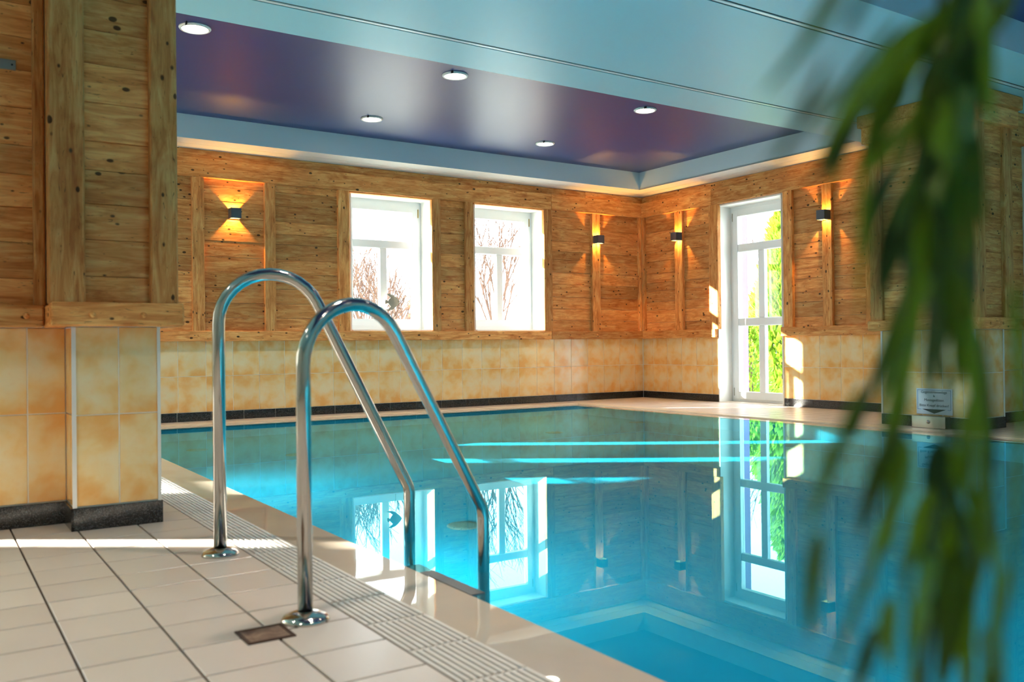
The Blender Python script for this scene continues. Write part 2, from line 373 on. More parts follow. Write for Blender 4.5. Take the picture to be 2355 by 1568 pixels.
# overflow gutter and its grate
gut = multibox('gutter_channel', [(1.058, PX0, PY0, PY1, -.3, -.10), (1.050, 1.060, PY0, PY1, -.3, -.001), (PX0-.008, PX0-.001, PY0, PY1, -.3, -.008)], M_GUTTER, floor)
grate = empty('gutter_grate', (1.16, 3, -.03)); tag(grate, 'white slatted overflow grate running along the near pool edge', 'grate')
NB = 10; GW = 1.255-1.064; BW = .0125; SEC = .27
y = PY1-.02; k = 0; bars = []
while y > .7:
    for b in range(NB):
        x = 1.064 + (GW-BW)*b/(NB-1)
        if len(bars) < 300 and y < 7.6: bars.append(box('bar', x, x+BW, y-SEC+.004, y-.004, -.026, -.001, M_GRATE, grate, .002))
    box('cross_rib', 1.064, 1.255, y-SEC-.004, y-SEC+.004, -.026, -.005, M_GRATE, grate, 0)
    y -= SEC
tag(multibox('slat_rest', [(1.064+(GW-BW)*b/(NB-1), 1.064+(GW-BW)*b/(NB-1)+BW, a, c, -.026, -.001) for b in range(NB) for a, c in ((7.55, PY1-.02),)], M_GRATE, grate), kind='stuff')

# ------------------------------------------------------------------ ceiling
ceil = multibox('ceiling', [(XL, XR, YB, YW, 3.40, 3.5)], M_UNDERCEIL); tag(ceil, 'glossy ceiling with painted-in blue pool light and dark blue recessed panels', kind='structure')
RX0, RX1, RY0, RY1 = .12, 8.62, 6.11, 9.68      # far recess
SX0, SX1, SY0, SY1 = .12, 8.62, -.6, 3.57       # near recess
g1, g2 = 5.605, 4.06
def slab(name, x0, x1, y0, y1, mat=M_CEIL): return box(name, x0, x1, y0, y1, ZC, ZC+.02, mat, ceil, 0)
hg = .034
slab('ceiling_panel', XL, XR, g1+hg, RY0); slab('ceiling_panel', XL, XR, g2+hg, g1-hg); slab('ceiling_panel', XL, XR, SY1, g2-hg)
slab('ceiling_panel', XL, RX0, RY0, YW); slab('border_panel', RX1, RX1+.25, RY0, RY1+.25, M_PROFILE); slab('border_panel', RX0, RX1, RY1, RY1+.25, M_PROFILE)
slab('border_panel', RX1+.258, XR, RY0, YW, M_PROFILE); slab('border_panel', RX0, RX1+.258, RY1+.258, YW, M_PROFILE)
slab('ceiling_panel', XL, SX0, YB, SY1); slab('ceiling_panel', SX1, XR, YB, SY1); slab('ceiling_panel', SX0, SX1, YB, SY0)
for g in (g1, g2):
    box('slot', XL, XR, g-.06, g+.06, ZC+.004, ZC+.03, M_SLOT, ceil, 0)
    box('profile', XL, XR, g-.014, g+.014, ZC-.002, ZC+.02, M_PROFILE, ceil, 0)
for (x0, x1, y0, y1) in ((RX0, RX1, RY0, RY1), (SX0, SX1, SY0, SY1)):
    box('dark_panel', x0+.001, x1-.001, y0+.001, y1-.001, ZD, ZD+.02, M_DARK, ceil, 0)
    for q in ((x0-.02, x0, y0, y1), (x1, x1+.02, y0, y1), (x0, x1, y0-.02, y0), (x0, x1, y1, y1+.02)):
        box('fascia', *q, ZC+.001, ZD+.02, M_FASCIA, ceil, 0)
_ring = lathe_mesh('ring', [(.105, .004), (.118, .002), (.120, -.006), (.112, -.016), (.098, -.016), (.098, -.006)], 48); _ring.materials.append(M_RING)
_disc = lathe_mesh('diffuser', [(0, -.013), (.06, -.014), (.0985, -.010), (.0985, 0), (0, 0)], 48); _disc.materials.append(M_LAMP)
LAB = {(1.76, 7.04): 'round lit downlight nearest the wooden pillar, front row', (4.06, 7.04): 'round lit downlight in the middle of the front row',
       (6.36, 7.04): 'round lit downlight at the corner end of the front row', (4.06, 8.85): 'round lit downlight above the first window, back row',
       (6.36, 8.85): 'round lit downlight above the second window, back row', (1.76, 8.85): 'round lit downlight hidden behind the pillar, back row',
       (1.76, .5): 'added round lit downlight in the near ceiling panel, first behind the viewer', (4.06, .5): 'added round lit downlight in the near ceiling panel, second behind the viewer', (6.36, .5): 'added round lit downlight in the near ceiling panel, third behind the viewer',  # near panel downlights are unseen, added to light the near floor
       (1.76, 2.6): 'added round lit downlight in the near ceiling panel, first above the viewer', (4.06, 2.6): 'added round lit downlight in the near ceiling panel, second above the viewer', (6.36, 2.6): 'added round lit downlight in the near ceiling panel, third above the viewer',
       (-1.0, 3.3): 'added round lit downlight over the deck left of the viewer, nearer the pillar', (-1.0, .9): 'added round lit downlight over the deck left of the viewer, farther from the pillar'}  # unseen deck downlights, added to light the pillar side
for (x, y), lab in LAB.items():
    zl = ZD if x > 0 else ZC
    t_ = empty('ceiling_light', (x, y, zl)); tag(t_, lab, 'ceiling light', 'round ceiling downlights')
    link('ring', _ring, None, t_); link('diffuser', _disc, None, t_)
    l = bpy.data.lights.new('downlight', 'AREA'); l.shape = 'DISK'; l.size = .18; l.energy = 7.5; l.color = (1, .84, .66); l.spread = R(95)
    o = bpy.data.objects.new('lamp_light', l); C.objects.link(o); o.parent = t_; o.location = (0, 0, -.02)
    box('clip', x-.095, x-.085, y-.118, y-.09, zl-.025, zl-.002, M_SLOT, t_, 0)

# ------------------------------------------------------------------ walls with openings
def wall_boxes_y(y0, y1, x0, x1, ops, z1=3.4, inset=0):
    """solid pieces of a wall running along x with rectangular openings (u0,u1,z0,z1)"""
    out = []; u = x0
    for (a, b, c, d) in sorted(ops):
        out.append((u, a, y0, y1, -.3, z1)); 
        if c > -.2: out.append((a, b, y0, y1, -.3, c))
        out.append((a, b, y0, y1, d, z1)); u = b
    out.append((u, x1, y0, y1, -.3, z1)); return out
def swap(bs): return [(c, d, a, b, e, f) for (a, b, c, d, e, f) in bs]
W1 = (4.385, 5.485, 1.0, 2.69); W2 = (6.155, 7.255, 1.0, 2.69)
WH = [(-.10, .99, 1.0, 2.69), (-1.94, -.84, 1.0, 2.69), (-3.55, -2.45, 1.0, 2.69)]          # unseen windows added behind the near pillar to throw the sun streaks
wall_back = multibox('wall_back', wall_boxes_y(YW, YW+.52, XL-T, XR+T, [W1, W2]+WH), M_GROUT); tag(wall_back, 'window wall of old wood boards above yellow tiles', kind='structure')
D1 = (7.555, 8.645, -.01, 2.69)
wall_right = multibox('wall_right', swap(wall_boxes_y(XR, XR+.53, YB-T, YW, [D1])), M_GROUT); tag(wall_right, 'side wall of old wood boards above yellow tiles with glazed door', kind='structure')
LW = [(7.13, 7.76, 1.0, 2.69), (8.77, 9.84, 1.0, 2.69)]  # unseen window openings, added and sized to cast the floor sun strips
wall_left = multibox('wall_left', swap(wall_boxes_y(XL-T, XL, YB-T, YW, LW)), M_GROUT); tag(wall_left, 'side wall with added windows behind the near pillar', kind='structure')
wall_front = multibox('wall_front', wall_boxes_y(YB-T, YB, XL-T, XR+T, []), M_GROUT); tag(wall_front, 'wall behind the viewer', kind='structure')

FW, FR = Face('y', YW, -1), Face('x', XR, -1)
pw = lambda x, d: x*(YW-d)/YW           # measured on the wall plane -> on a plane d in front
pr = lambda y, d: y*(XR-d)/XR
def tiles(face, us, rows, parent, g=.006, lo=None, hi=None):
    for a, b in zip(us, us[1:]):
        for z0, z1 in rows:
            if b-a > .02: face.box('tile', a+g/2, b-g/2, z0+g/2, z1-g/2, -.004, .0035, M_TILE, parent, .001)
ROWS = [(.098, .496), (.496, .893)]
def grid(first, pitch, lo, hi):
    us = [lo]; k = math.ceil((lo-first)/pitch+.05)
    while first+k*pitch < hi-.01: us.append(first+k*pitch); k += 1
    us.append(hi); return us
tiles(FW, grid(2.336, .3006, 1.53, XR), ROWS, wall_back)
ur = grid(9.9704, .2983, 8.652, YW); tiles(FR, ur, ROWS, wall_right)
tiles(FR, grid(7.0037, .2995, 5.3, 7.545), ROWS, wall_right)
FW.box('corner_strip', XR-.012, XR, 0, .89, 0, .010, M_STRIP, wall_back, 0)
FW.box('tile_rest', XL, 1.53, 0, .893, 0, .006, M_TILE, wall_back, 0)
def baseboard(name, face, us, label):
    r = face.box(name, us[0], us[-1], 0, .097, 0, .004, M_GROUT, None, 0); tag(r, label, kind='structure')
    for a, b in zip(us, us[1:]):
        if b-a > .02: face.box('skirting_tile', a+.003, b-.003, .0005, .0975, .002, .014, M_GRANITE, r, .0015)
baseboard('baseboard_back', FW, grid(2.3205, .3670, 1.2, XR-.014), 'black granite skirting under the window wall')
baseboard('baseboard_right', FR, grid(10.076, .3630, 8.652, YW-.014), 'black granite skirting left of the glazed door')
baseboard('baseboard_side', FR, grid(7.10, .363, 5.3, 7.54), 'black granite skirting right of the glazed door')

# wood cladding
def rows_between(z0, z1, seed):
    rr = random.Random(seed); zs = [z0]
    while zs[-1] < z1-.24: zs.append(zs[-1]+rr.uniform(.115, .185))
    zs.append(z1); return zs
PD, SD, BD, TD = .020, .064, .076, .090       # how far boards, posts, beam and trim stand out
def panel(face, u0, u1, parent, zs, name='plank'):
    rr = random.Random(int(u0*1000))
    for a, b in zip(zs, zs[1:]):
        face.box(name, u0-.01, u1+.01, a+.0012, b-.0012, -.01, PD+rr.uniform(-.003, .003), face.grain(), parent, .002)
def post(face, u0, u1, parent, z0=TRIM1-.003, z1=BEAM0+.004, d=SD):
    return face.box('post', u0, u1, z0, z1, 0, d, WOOD[2], parent, .004)
ZS = rows_between(TRIM1-.01, BEAM0+.02, 5)
pwall = [pw(x, SD) for x in (2.501, 2.634, 3.318, 3.447, 4.225, 4.372, 5.530, 5.643, 6.017, 6.143, 7.300, 7.438, 8.158, 8.309)]
p1a, p1b, p2a, p2b, p3a, p3b, p4a, p4b, p5a, p5b, p6a, p6b, p7a, p7b = pwall
for a, b in ((1.5, p1a), (p1b, p2a), (p2b, p3a), (p4b, p5a), (p6b, p7a), (p7b, 9.03)): panel(FW, a, b, wall_back, ZS)
for a, b in zip(pwall[::2], pwall[1::2]): post(FW, a, b, wall_back)
post(FW, XR-.115, XR-.062, wall_back)
FW.box('cladding_rest', XL, 1.5, TRIM1, BEAM1, -.0, .0, M_GROUT, wall_back, 0) if False else None
for a, b in ((-.84, -.10), (-2.45, -1.94), (.99, 1.5)): FW.box('board_rest', a, b, TRIM1, BEAM0, -.01, PD, WOOD[0], wall_back, 0)
# wooden edge strips lining the window openings
for (a, b, c, d) in (W1, W2):
    FW.box('edge_board', b-.002, b+.03, c, d+.02, -.0, SD-.010, WOOD[2], wall_back, .001)
    FW.box('edge_board', a-.03, b+.03, d, d+.03, -.0, SD-.008, WOOD[0], wall_back, .001)
jb = pw(7.43, BD)
for a, b in ((XL, 1.9), (1.902, jb-.001), (jb+.001, XR-.003)):
    o = FW.box('beam', a, b, BEAM0, BEAM1, 0, BD, WOOD[0], wall_back, .004)
    for u in (a+.10, (a+b)/2, b-.10):
        if 2 < u < 9: peg(FW, u, (BEAM0+BEAM1)/2+random.uniform(-.05, .05), BD, o)
for a, b in ((XL, 2.3), (2.302, pw(8.05, .04)-.001), (pw(8.05, .04)+.001, XR)):
    FW.box('cornice_board', a, b, BEAM1+.002, ZC-.002, 0, .030, WOOD[0], wall_back, .003)
for a, b in ((XL, 1.6), (1.602, pw(7.43, TD)-.001), (pw(7.43, TD)+.001, XR-.02)):
    o = FW.box('trim_beam', a, b, TRIM0, TRIM1, 0, TD-.02, WOOD[0], wall_back, .005)
    for u in [p1a+.06, p2a+.06, p3a+.06, p4a+.05, p5a+.06, p6a+.06, p6b+.06, p7a+.07]:
        if a < u < b: peg(FW, u, .945, TD-.02, o)
# right wall
q = [pr(y, SD) for y in (9.500, 9.345, 8.826, 8.660, 7.545, 7.405, 6.955, 6.817, 6.363, 6.25)]
ZS2 = rows_between(TRIM1-.01, BEAM0+.02, 8)
for a, b in ((q[0], YW-.09), (q[2], q[1]), (q[6], q[5]), (q[8], q[7]), (4.9, q[9])): panel(FR, a, b, wall_right, ZS2)
for a, b in ((q[1], q[0]), (q[3], q[2]), (q[5], q[4]), (q[7], q[6]), (q[9], q[8])): post(FR, a, b, wall_right)
post(FR, YW-.115, YW-.062, wall_right)
for a, b in ((4.9, 8.70), (8.702, YW-.003)):
    o = FR.box('beam', a, b, BEAM0, BEAM1, 0, BD, WOOD[1], wall_right, .004)
    for u in (a+.9, (a+b)/2, b-.12): peg(FR, u, (BEAM0+BEAM1)/2+random.uniform(-.05, .05), BD, o)
FR.box('cornice_board', 4.9, YW-.037, BEAM1+.002, ZC-.002, 0, .030, WOOD[1], wall_right, .003)
for a, b in ((8.655, YW-.06), (4.9, 7.54)):
    o = FR.box('trim_beam', a, b, TRIM0, TRIM1, 0, TD-.02, WOOD[1], wall_right, .005)
    for u in ((9.42, 9.9) if b > 8 else (7.46, 6.88, 6.3)): peg(FR, u, .945, TD-.02, o)
for a in (8.646, 7.545): FR.box('corner_strip', a, a+.012, 0, .89, 0, .010, M_STRIP, wall_right, 0)

# ------------------------------------------------------------------ windows and door
def frame_y(name, yc, th, x0, x1, z0, z1, lw, parent, mat=M_WHITE):
    """rectangular frame standing in a plane of constant y: outer size, member width lw = (left,right,bottom,top)"""
    l, r, b, t = lw
    return multibox(name, [(x0, x0+l, yc-th/2, yc+th/2, z0, z1), (x1-r, x1, yc-th/2, yc+th/2, z0, z1), (x0+l, x1-r, yc-th/2, yc+th/2, z0, z0+b), (x0+l, x1-r, yc-th/2, yc+th/2, z1-t, z1)], mat, parent)
def portal(loc, sx, sy, direc):
    l = bpy.data.lights.new('portal', 'AREA'); l.shape = 'RECTANGLE'; l.size = sx; l.size_y = sy; l.cycles.is_portal = True
    o = bpy.data.objects.new('window_portal', l); C.objects.link(o); o.location = loc; o.rotation_euler = Vector(direc).to_track_quat('-Z', 'Z').to_euler()
YF = YW+.29
def window_y(n, op, label, fy=YF, sgn=1, full=True):
    x0, x1, z0, z1 = op
    root = empty('window_%d' % n, ((x0+x1)/2, fy, z0)); tag(root, label, kind='structure')
    s = lambda y: y
    frame_y('frame', fy, .075, x0, x1, z0+.02, z1, (.055, .055, .055, .055), root)
    frame_y('sash', fy-.012*sgn, .07, x0+.055, x1-.055, z0+.075, z1-.055, (.075, .075, .085, .085), root)
    xa, xb = x0+.13, x1-.13; za, zb = z0+.16, z1-.14; xm = (x0+x1)/2
    if not full:
        box('pane', xa, xb, fy-.003, fy+.003, za, zb, M_GLASS, root, 0)
    else:
      box('transom_bar', xa-.004, xb+.004, fy-.045*sgn, fy+.02*sgn, 2.066, 2.17, M_WHITE, root, .008)
      box('mullion', xm-.052, xm+.052, fy-.045*sgn, fy+.02*sgn, za-.004, 2.066, M_WHITE, root, .008)
      for (a, b, c, d) in ((xa, xb, 2.17, zb), (xa, xm-.052, za, 2.066), (xm+.052, xb, za, 2.066)):
        box('pane', a, b, fy-.003, fy+.003, c, d, M_GLASS, root, 0)
    # white lining of the opening (inside) and outside sill
    i0, i1 = (YW-.01, fy-.037) if sgn > 0 else (fy+.037, YB+.01)
    multibox('reveal', [(x0-.006, x0+.003, i0, i1, z0, z1), (x1-.003, x1+.006, i0, i1, z0, z1), (x0, x1, i0, i1, z1-.003, z1+.006)], M_REVEAL, root)
    box('sill', x0, x1, i0-(.035 if sgn > 0 else 0), i1, z0-.01, z0+.018, M_SILL, root, .004)
    if full: box('hinge', x1-.052, x1-.042, fy-.052, fy-.036, z1-.20, z1-.09, M_BRASS, root, 0)
    return root
window_y(1, W1, 'white framed window with the small fish figure on its sill')
window_y(2, W2, 'white framed window nearest the room corner, branches outside')
for i, op in enumerate(WH): window_y(3+i, op, 'added unseen white framed window farther left on the window wall, number %d behind the pillar' % (i+1), full=False)
for op in [W1, W2]+WH: portal(((op[0]+op[1])/2, YW+.36, (op[2]+op[3])/2), op[1]-op[0], op[3]-op[2], (0, -1, 0))
for i, (a, b, c, d) in enumerate(LW):     # added left wall windows: simple frame, mullion, pane
    xf = XL-.29; root = empty('window_%d' % (6+i), (xf, (a+b)/2, c)); tag(root, 'added white framed window in the unseen side wall, bay %d' % (i+1), kind='structure')
    multibox('frame', [(xf-.04, xf+.04, a, a+.05, c, d), (xf-.04, xf+.04, b-.05, b, c, d), (xf-.04, xf+.04, a, b, c, c+.07), (xf-.04, xf+.04, a, b, d-.07, d), (xf-.03, xf+.03, a, b, 2.08, 2.15)], M_WHITE, root)
    box('pane', xf-.003, xf+.003, a, b, c, d, M_GLASS, root, 0)
    portal((xf-.1, (a+b)/2, (c+d)/2), b-a, d-c, (1, 0, 0))

# glazed door in the right wall
XF = XR+.28
door = empty('door_1', (XF, 8.1, 0)); tag(door, 'white glazed door with bright green shrubs outside', kind='structure')
y0, y1 = 7.565, 8.640
multibox('frame', [(XF-.04, XF+.04, y0, y0+.05, 0, 2.68), (XF-.04, XF+.04, y1-.05, y1, 0, 2.68), (XF-.04, XF+.04, y0+.05, y1-.05, 2.63, 2.68), (XF-.04, XF+.04, y0+.05, y1-.05, 0, .035)], M_WHITE, door)
multibox('sash', [(XF-.055, XF+.03, y0+.05, y0+.135, .035, 2.63), (XF-.055, XF+.03, y1-.135, y1-.05, .035, 2.63), (XF-.055, XF+.03, y0+.135, y1-.135, .035, .14), (XF-.055, XF+.03, y0+.135, y1-.135, 2.54, 2.63)], M_WHITE, door, .004)
ym = (y0+y1)/2
for z0_, z1_ in ((2.05, 2.159), (1.037, 1.145)): box('transom_bar', XF-.05, XF+.02, y0+.133, y1-.133, z0_, z1_, M_WHITE, door, .008)
for z0_, z1_ in ((1.145, 2.05), (.14, 1.037)): box('mullion', XF-.05, XF+.02, ym-.052, ym+.052, z0_, z1_, M_WHITE, door, .008)
for (a, b, c, d) in ((y0+.135, y1-.135, 2.159, 2.54), (y0+.135, ym-.052, 1.145, 2.05), (ym+.052, y1-.135, 1.145, 2.05), (y0+.135, ym-.052, .14, 1.037), (ym+.052, y1-.135, .14, 1.037)):
    box('pane', XF-.003, XF+.003, a, b, c, d, M_GLASS, door, 0)
multibox('reveal', [(XR-.012, XF-.04, y1, y1+.012, 0, 2.69), (XR-.012, XF-.04, y0-.012, y0, 0, 2.69), (XR-.012, XF-.04, y0, y1, 2.68, 2.70)], M_REVEAL, door)
box('threshold', XR-.02, XF-.04, y0, y1, -.011, .004, M_LEDGE, door, 0)
multibox('outer_reveal', [(XF+.04, XR+.54, y1-.03, y1+.012, 0, 2.69), (XF+.04, XR+.54, y0-.012, y0+.02, 0, 2.69)], M_LILAC, door)
box('hinge', XF-.06, XF-.042, y1-.056, y1-.044, .08, .19, M_STEELB, door, 0); box('hinge', XF-.06, XF-.042, y1-.056, y1-.044, 2.48, 2.59, M_STEELB, door, 0)
portal((XR+.36, ym, 1.35), y1-y0, 2.6, (-1, 0, 0))

# ------------------------------------------------------------------ pillars
def pillar(fx, label, x0=.549, X0=.452):
    """free-standing clad pillar; fx maps the left pillar's x to this pillar's x"""
    x1, y0, y1 = .918, 4.36, 5.29
    root = empty('pillar', (fx((x0+x1)/2), (y0+y1)/2, 0)); tag(root, label, 'pillar', 'wood and tile pillars beside the pool')
    fl0, fl1 = (-.06 if fx(0) < 4 else -.38), x0+.004                 # flank wing beside the pillar
    A = lambda *p: (min(fx(p[0]), fx(p[1])), max(fx(p[0]), fx(p[1]))) + p[2:]
    multibox('core', [A(x0+.01, x1-.008, y0+.008, y1-.008, 0, ZC), A(fl0, fl1, 4.608, 5.05, 0, ZC)], M_GROUT, root)
    sgn = -1 if fx(1) > fx(0) else 1                            # direction of the pool-side face normal
    FA, FB, FP = Face('y', y0, -1), Face('y', 4.60, -1), Face('x', fx(x1), -sgn)
    def ub(*us): return sorted(fx(u) for u in us)
    rows = [(.104, .510), (.510, .905)]
    for us, face in ((ub(x0, .742, x1), FA), (ub(fl0, -.0, .20, .396 if x0 > .5 else .3, fl1), FB), ([y0, 4.47, 4.67, 4.87, 5.08, y1], FP)):
        for a, b in zip(us, us[1:]):
            for z0, z1 in rows: face.box('tile', a+.003, b-.003, z0+.003, z1-.003, -.009, -.004, M_TILE, root, .0015)
        face.box('skirting_tile', us[0]-(.008 if face is FA else 0), us[-1]+(.008 if face is FA else 0), .0005, .101, -.004, .008, M_GRANITE, root, .0015)
    # side of the pillar towards the wing
    side = Face('x', fx(x0), sgn)
    for z0, z1 in rows: side.box('tile', y0+.004, 4.60, z0+.003, z1-.003, -.009, -.004, M_TILE, root, .0015)
    side.box('skirting_tile', y0-.008, 4.60, .0005, .101, -.004, .008, M_GRANITE, root, .0015)
    a, b = ub(x0-.002, x0+.016); FA.box('corner_strip', a, b, .1, .905, -.002, .004, M_STRIP, root, 0)
    a, b = ub(x1-.012, x1+.002); FA.box('corner_strip', a, b, .1, .905, -.002, .004, M_STRIP, root, 0)
    FP.box('corner_strip', y1-.014, y1+.004, 0, .905, -.002, .004, M_STRIP, root, 0)
    # wood above
    zs = rows_between(1.0, 2.74, 21)
    X1, Y0, Y1 = .985, 4.275, 5.36                      # outside of the wooden posts
    def planks(face, us, d):
        for a, b in zip(zs, zs[1:]): face.box('plank', us[0], us[1], a+.001, b-.001, -.02, d+random.uniform(-.003, .003), face.grain(), root, .002)
    planks(FA, ub(X0+.138, .872), .045); planks(FP, (4.40, 5.23), .035); planks(FB, ub(fl0, X0-.02), .018); 
    box('plank', *ub(X0+.03, X0+.05), Y0+.05, 4.59, 1.0, 2.74, WOOD[2], root, .002)
    pm = WOOD[2]
    for (a, b, c, d) in ((X0, X0+.144, Y0, Y0+.09), (.866, X1, Y0, Y0+.115), (.80, X1, Y1-.13, Y1), (X0-.032, X0+.015, 4.545, 4.6)):
        u = ub(a, b); box('post', u[0], u[1], c, d, 1.0, 2.745, pm, root, .007)
    u = ub(X0-.005, 1.008)
    def trimbeam(name, x_0, x_1, y_0, y_1, z_0, z_1, mat, bev=.008): 
        v = ub(x_0, x_1); return box(name, v[0], v[1], y_0, y_1, z_0, z_1, mat, root, bev)
    t1 = trimbeam('trim_beam', X0+.005, 1.008, Y0-.012, Y0+.075, .905, 1.01, WOOD[0])
    for px in (.62, .83): peg(FA, fx(px), .955, y0-(Y0-.012), t1)
    t2 = trimbeam('trim_beam', .93, 1.008, Y0+.076, Y1+.02, .905, 1.006, WOOD[1])
    for py in (4.45, 4.75, 5.25): peg(Face('x', fx(1.008), -sgn), py, .955, 0, t2)
    t3 = trimbeam('trim_beam', fl0, X0+.004, 4.50, 4.6, .905, 1.004, WOOD[0])
    peg(FB, fx(.385), .955, .1, t3)
    trimbeam('trim_beam', X0+.008, x0-.004, Y0+.076, 4.60, .905, 1.004, WOOD[1])
    trimbeam('capital', X0-.03, 1.03, Y0-.045, Y1+.05, 2.74, 2.90, WOOD[0]); trimbeam('capital', X0-.055, 1.055, Y0-.075, Y1+.08, 2.90, ZC-.002, WOOD[0])
    trimbeam('capital', fl0, X0-.03, 4.50, 4.6, 2.72, ZC-.002, WOOD[0])
    return root
pl = pillar(lambda x: x, 'dark wooden pillar on yellow tiles at the left edge')
pr_ = pillar(lambda x: 8.738-x, 'wooden pillar with sign behind the hanging leaves', .43, .40)
br = empty('metal_bracket', (.30, 4.57, 2.08)); tag(br, 'small galvanised plate screwed to the dark boards at left edge', 'bracket')
box('plate', .16, .357, 4.572, 4.580, 2.063, 2.108, M_NAIL, br, .001); 
for sx in (.20, .342): box('screw_hole', sx-.004, sx+.004, 4.570, 4.573, 2.082, 2.090, M_SLOT, br, 0)

# ------------------------------------------------------------------ wall lamps
def wall_lamp(face, u, z, label):
    root = empty('wall_lamp', face.pt(u, SD, z)); tag(root, label, 'wall lamp', 'up and down wall lamps')
    h, wd, dp, th = .058, .057, .115, .004
    d0 = SD if any(a-.03 < u < b+.03 for a, b in POSTS[face]) else PD+.004
    face.box('back_plate', u-wd, u+wd, z-h*.9, z+h*.9, d0, d0+.004, M_LAMPBOX, root, 0)
    fpl = face.box('front_plate', u-wd, u+wd, z-h, z+h, d0+dp-th, d0+dp, M_LAMPBOX, root, .001)
    for s in (-1, 1): face.box('side_plate', u+s*wd-(th if s > 0 else 0), u+s*wd+(th if s < 0 else 0), z-h, z+h, d0+.004, d0+dp-th, M_LAMPBOX, root, 0)
    face.box('switch', u+wd-.03 if face is FW else u-wd+.01, u+wd-.01 if face is FW else u-wd+.03, z-h-.004, z-h, d0+dp-.02, d0+dp-.006, M_WHITE, fpl, 0)
    l = bpy.data.lights.new('lamp_bulb', 'POINT'); l.energy = 18; l.color = (1, .50, .10); l.shadow_soft_size = .006
    o = bpy.data.objects.new('bulb', l); C.objects.link(o); o.parent = root; o.location = face.pt(u, d0+.03, z)-root.location
POSTS = {FW: list(zip(pwall[::2], pwall[1::2])), FR: [(q[1], q[0]), (q[3], q[2]), (q[5], q[4]), (q[7], q[6]), (q[9], q[8])]}
wall_lamp(FW, pw(2.985, .12), 2.325, 'grey box lamp glowing orange between posts, left of the windows')
wall_lamp(FW, pw(8.31, .12)-.03, 2.325, 'grey box lamp on a post left of the room corner')
wall_lamp(FR, pr(9.46, .12), 2.335, 'grey box lamp on a post between corner and glazed door')
wall_lamp(FR, pr(6.93, .12), 2.325, 'grey box lamp on a post right of the glazed door')

# ------------------------------------------------------------------ pool hand rails
def fillet(pts, radii, n=14):
    out = [Vector(pts[0])]
    for i in range(1, len(pts)-1):
        p, a, b = Vector(pts[i]), Vector(pts[i-1]), Vector(pts[i+1]); r = radii[i-1]
        u, v = (a-p).normalized(), (b-p).normalized(); ang = u.angle(v); t = r/math.tan(ang/2)
        s, e = p+u*t, p+v*t; cen = p+(u+v).normalized()*(r/math.sin(ang/2))
        c0, c1 = s-cen, e-cen; tot = c0.angle(c1); ax = c0.cross(c1).normalized()
        for k in range(n+1): out.append(cen+Matrix.Rotation(tot*k/n, 3, ax)@c0)
    out.append(Vector(pts[-1])); return out
def rail(base, leg, zapex, r, line, rad, label):
    """line: two (x,z) points on the sloping part; y runs linearly from base to leg"""
    (xa, za), (xb, zb) = line; sl = (zb-za)/(xb-xa)
    x0, x1 = base[0], leg[0]
    P = [(x0, 0, .0), (x0, 0, za+(x0-xa)*sl), (x1, 0, za+(x1-xa)*sl), (x1, 0, -1.0)]
    pts = fillet(P, [r, .12]); m = (leg[1]-base[1])/(x1-x0)
    # split the straight runs so that the bend in plan stays even
    pts = [Vector((p.x, base[1]+m*(p.x-x0), p.z)) for p in pts]
    root = empty('pool_handrail', (x0, base[1], 0)); tag(root, label, 'handrail', 'handrails of the pool ladder')
    tube('tube', pts, rad, M_STEEL, root, 28)
    fl = lathe_mesh('flange', [(rad+.001, .028), (rad+.012, .026), (.062, .016), (.070, .006), (.071, 0), (0, 0)], 40); fl.materials.append(M_STEEL)
    link('base_flange', fl, None, root)
    return root
rail((.934, 2.531), (1.684, 2.751), .884, .188, ((1.377, .694), (1.575, .381)), .0218, 'nearer bent steel handrail, lower arch, beside the rusty floor plate')
rail((.960, 3.525), (1.698, 3.364), 1.116, .195, ((1.385, .869), (1.590, .435)), .0245, 'farther bent steel handrail with the taller arch by the pillar')
# submerged ladder treads between the legs
lad = empty('pool_ladder_step', (1.69, 3.05, -.4)); tag(lad, 'submerged steel ladder tread between the two handrail legs', 'ladder step')
box('tread', 1.65, 1.73, 2.78, 3.34, -.415, -.385, M_STEELB, lad, .004)
for yy in (2.79, 3.32): box('bracket', 1.655, 1.725, yy, yy+.012, -.45, -.415, M_STEELB, lad, 0)

# ------------------------------------------------------------------ floor plate
fp = empty('floor_plate', (.79, 2.47, 0)); tag(fp, 'small rusty square plate set in the floor by the near handrail', 'floor plate')
multibox('rim', [(.727, .737, 2.405, 2.535, -.005, .004), (.851, .861, 2.405, 2.535, -.005, .004), (.737, .851, 2.405, 2.415, -.005, .004), (.737, .851, 2.525, 2.535, -.005, .004)], M_RUSTD, fp)
box('plate', .737, .851, 2.415, 2.525, -.005, .0025, M_RUST, fp, 0)

# ------------------------------------------------------------------ sign and push-button box on the right pillar
XS = 7.82
sign = empty('notice_sign', (XS, 4.746, .24)); tag(sign, 'white notice sign with blue border and black arrow on the pillar', 'sign')
board = box('board', XS-.0065, XS-.0005, 4.571, 4.923, .121, .362, M_PAPER, sign, .001)
sx = XS-.0072
multibox('border', [(sx-.0004, sx+.0004, 4.583, 4.911, .345, .3485), (sx-.0004, sx+.0004, 4.583, 4.5865, .166, .3485), (sx-.0004, sx+.0004, 4.9075, 4.911, .166, .3485), (sx-.0004, sx+.0004, 4.583, 4.62, .166, .1695), (sx-.0004, sx+.0004, 4.874, 4.911, .166, .1695)], M_BLUEINK, board)
bm = bmesh.new()
tri = [(4.866, .170), (4.630, .170), (4.746, .130)]
fr_ = [bm.verts.new((sx-.0006-sign.location.x, y-sign.location.y, z-sign.location.z)) for y, z in tri]; bk = [bm.verts.new((sx+.0006-sign.location.x, y-sign.location.y, z-sign.location.z)) for y, z in tri]
bm.faces.new(fr_); bm.faces.new(bk[::-1])
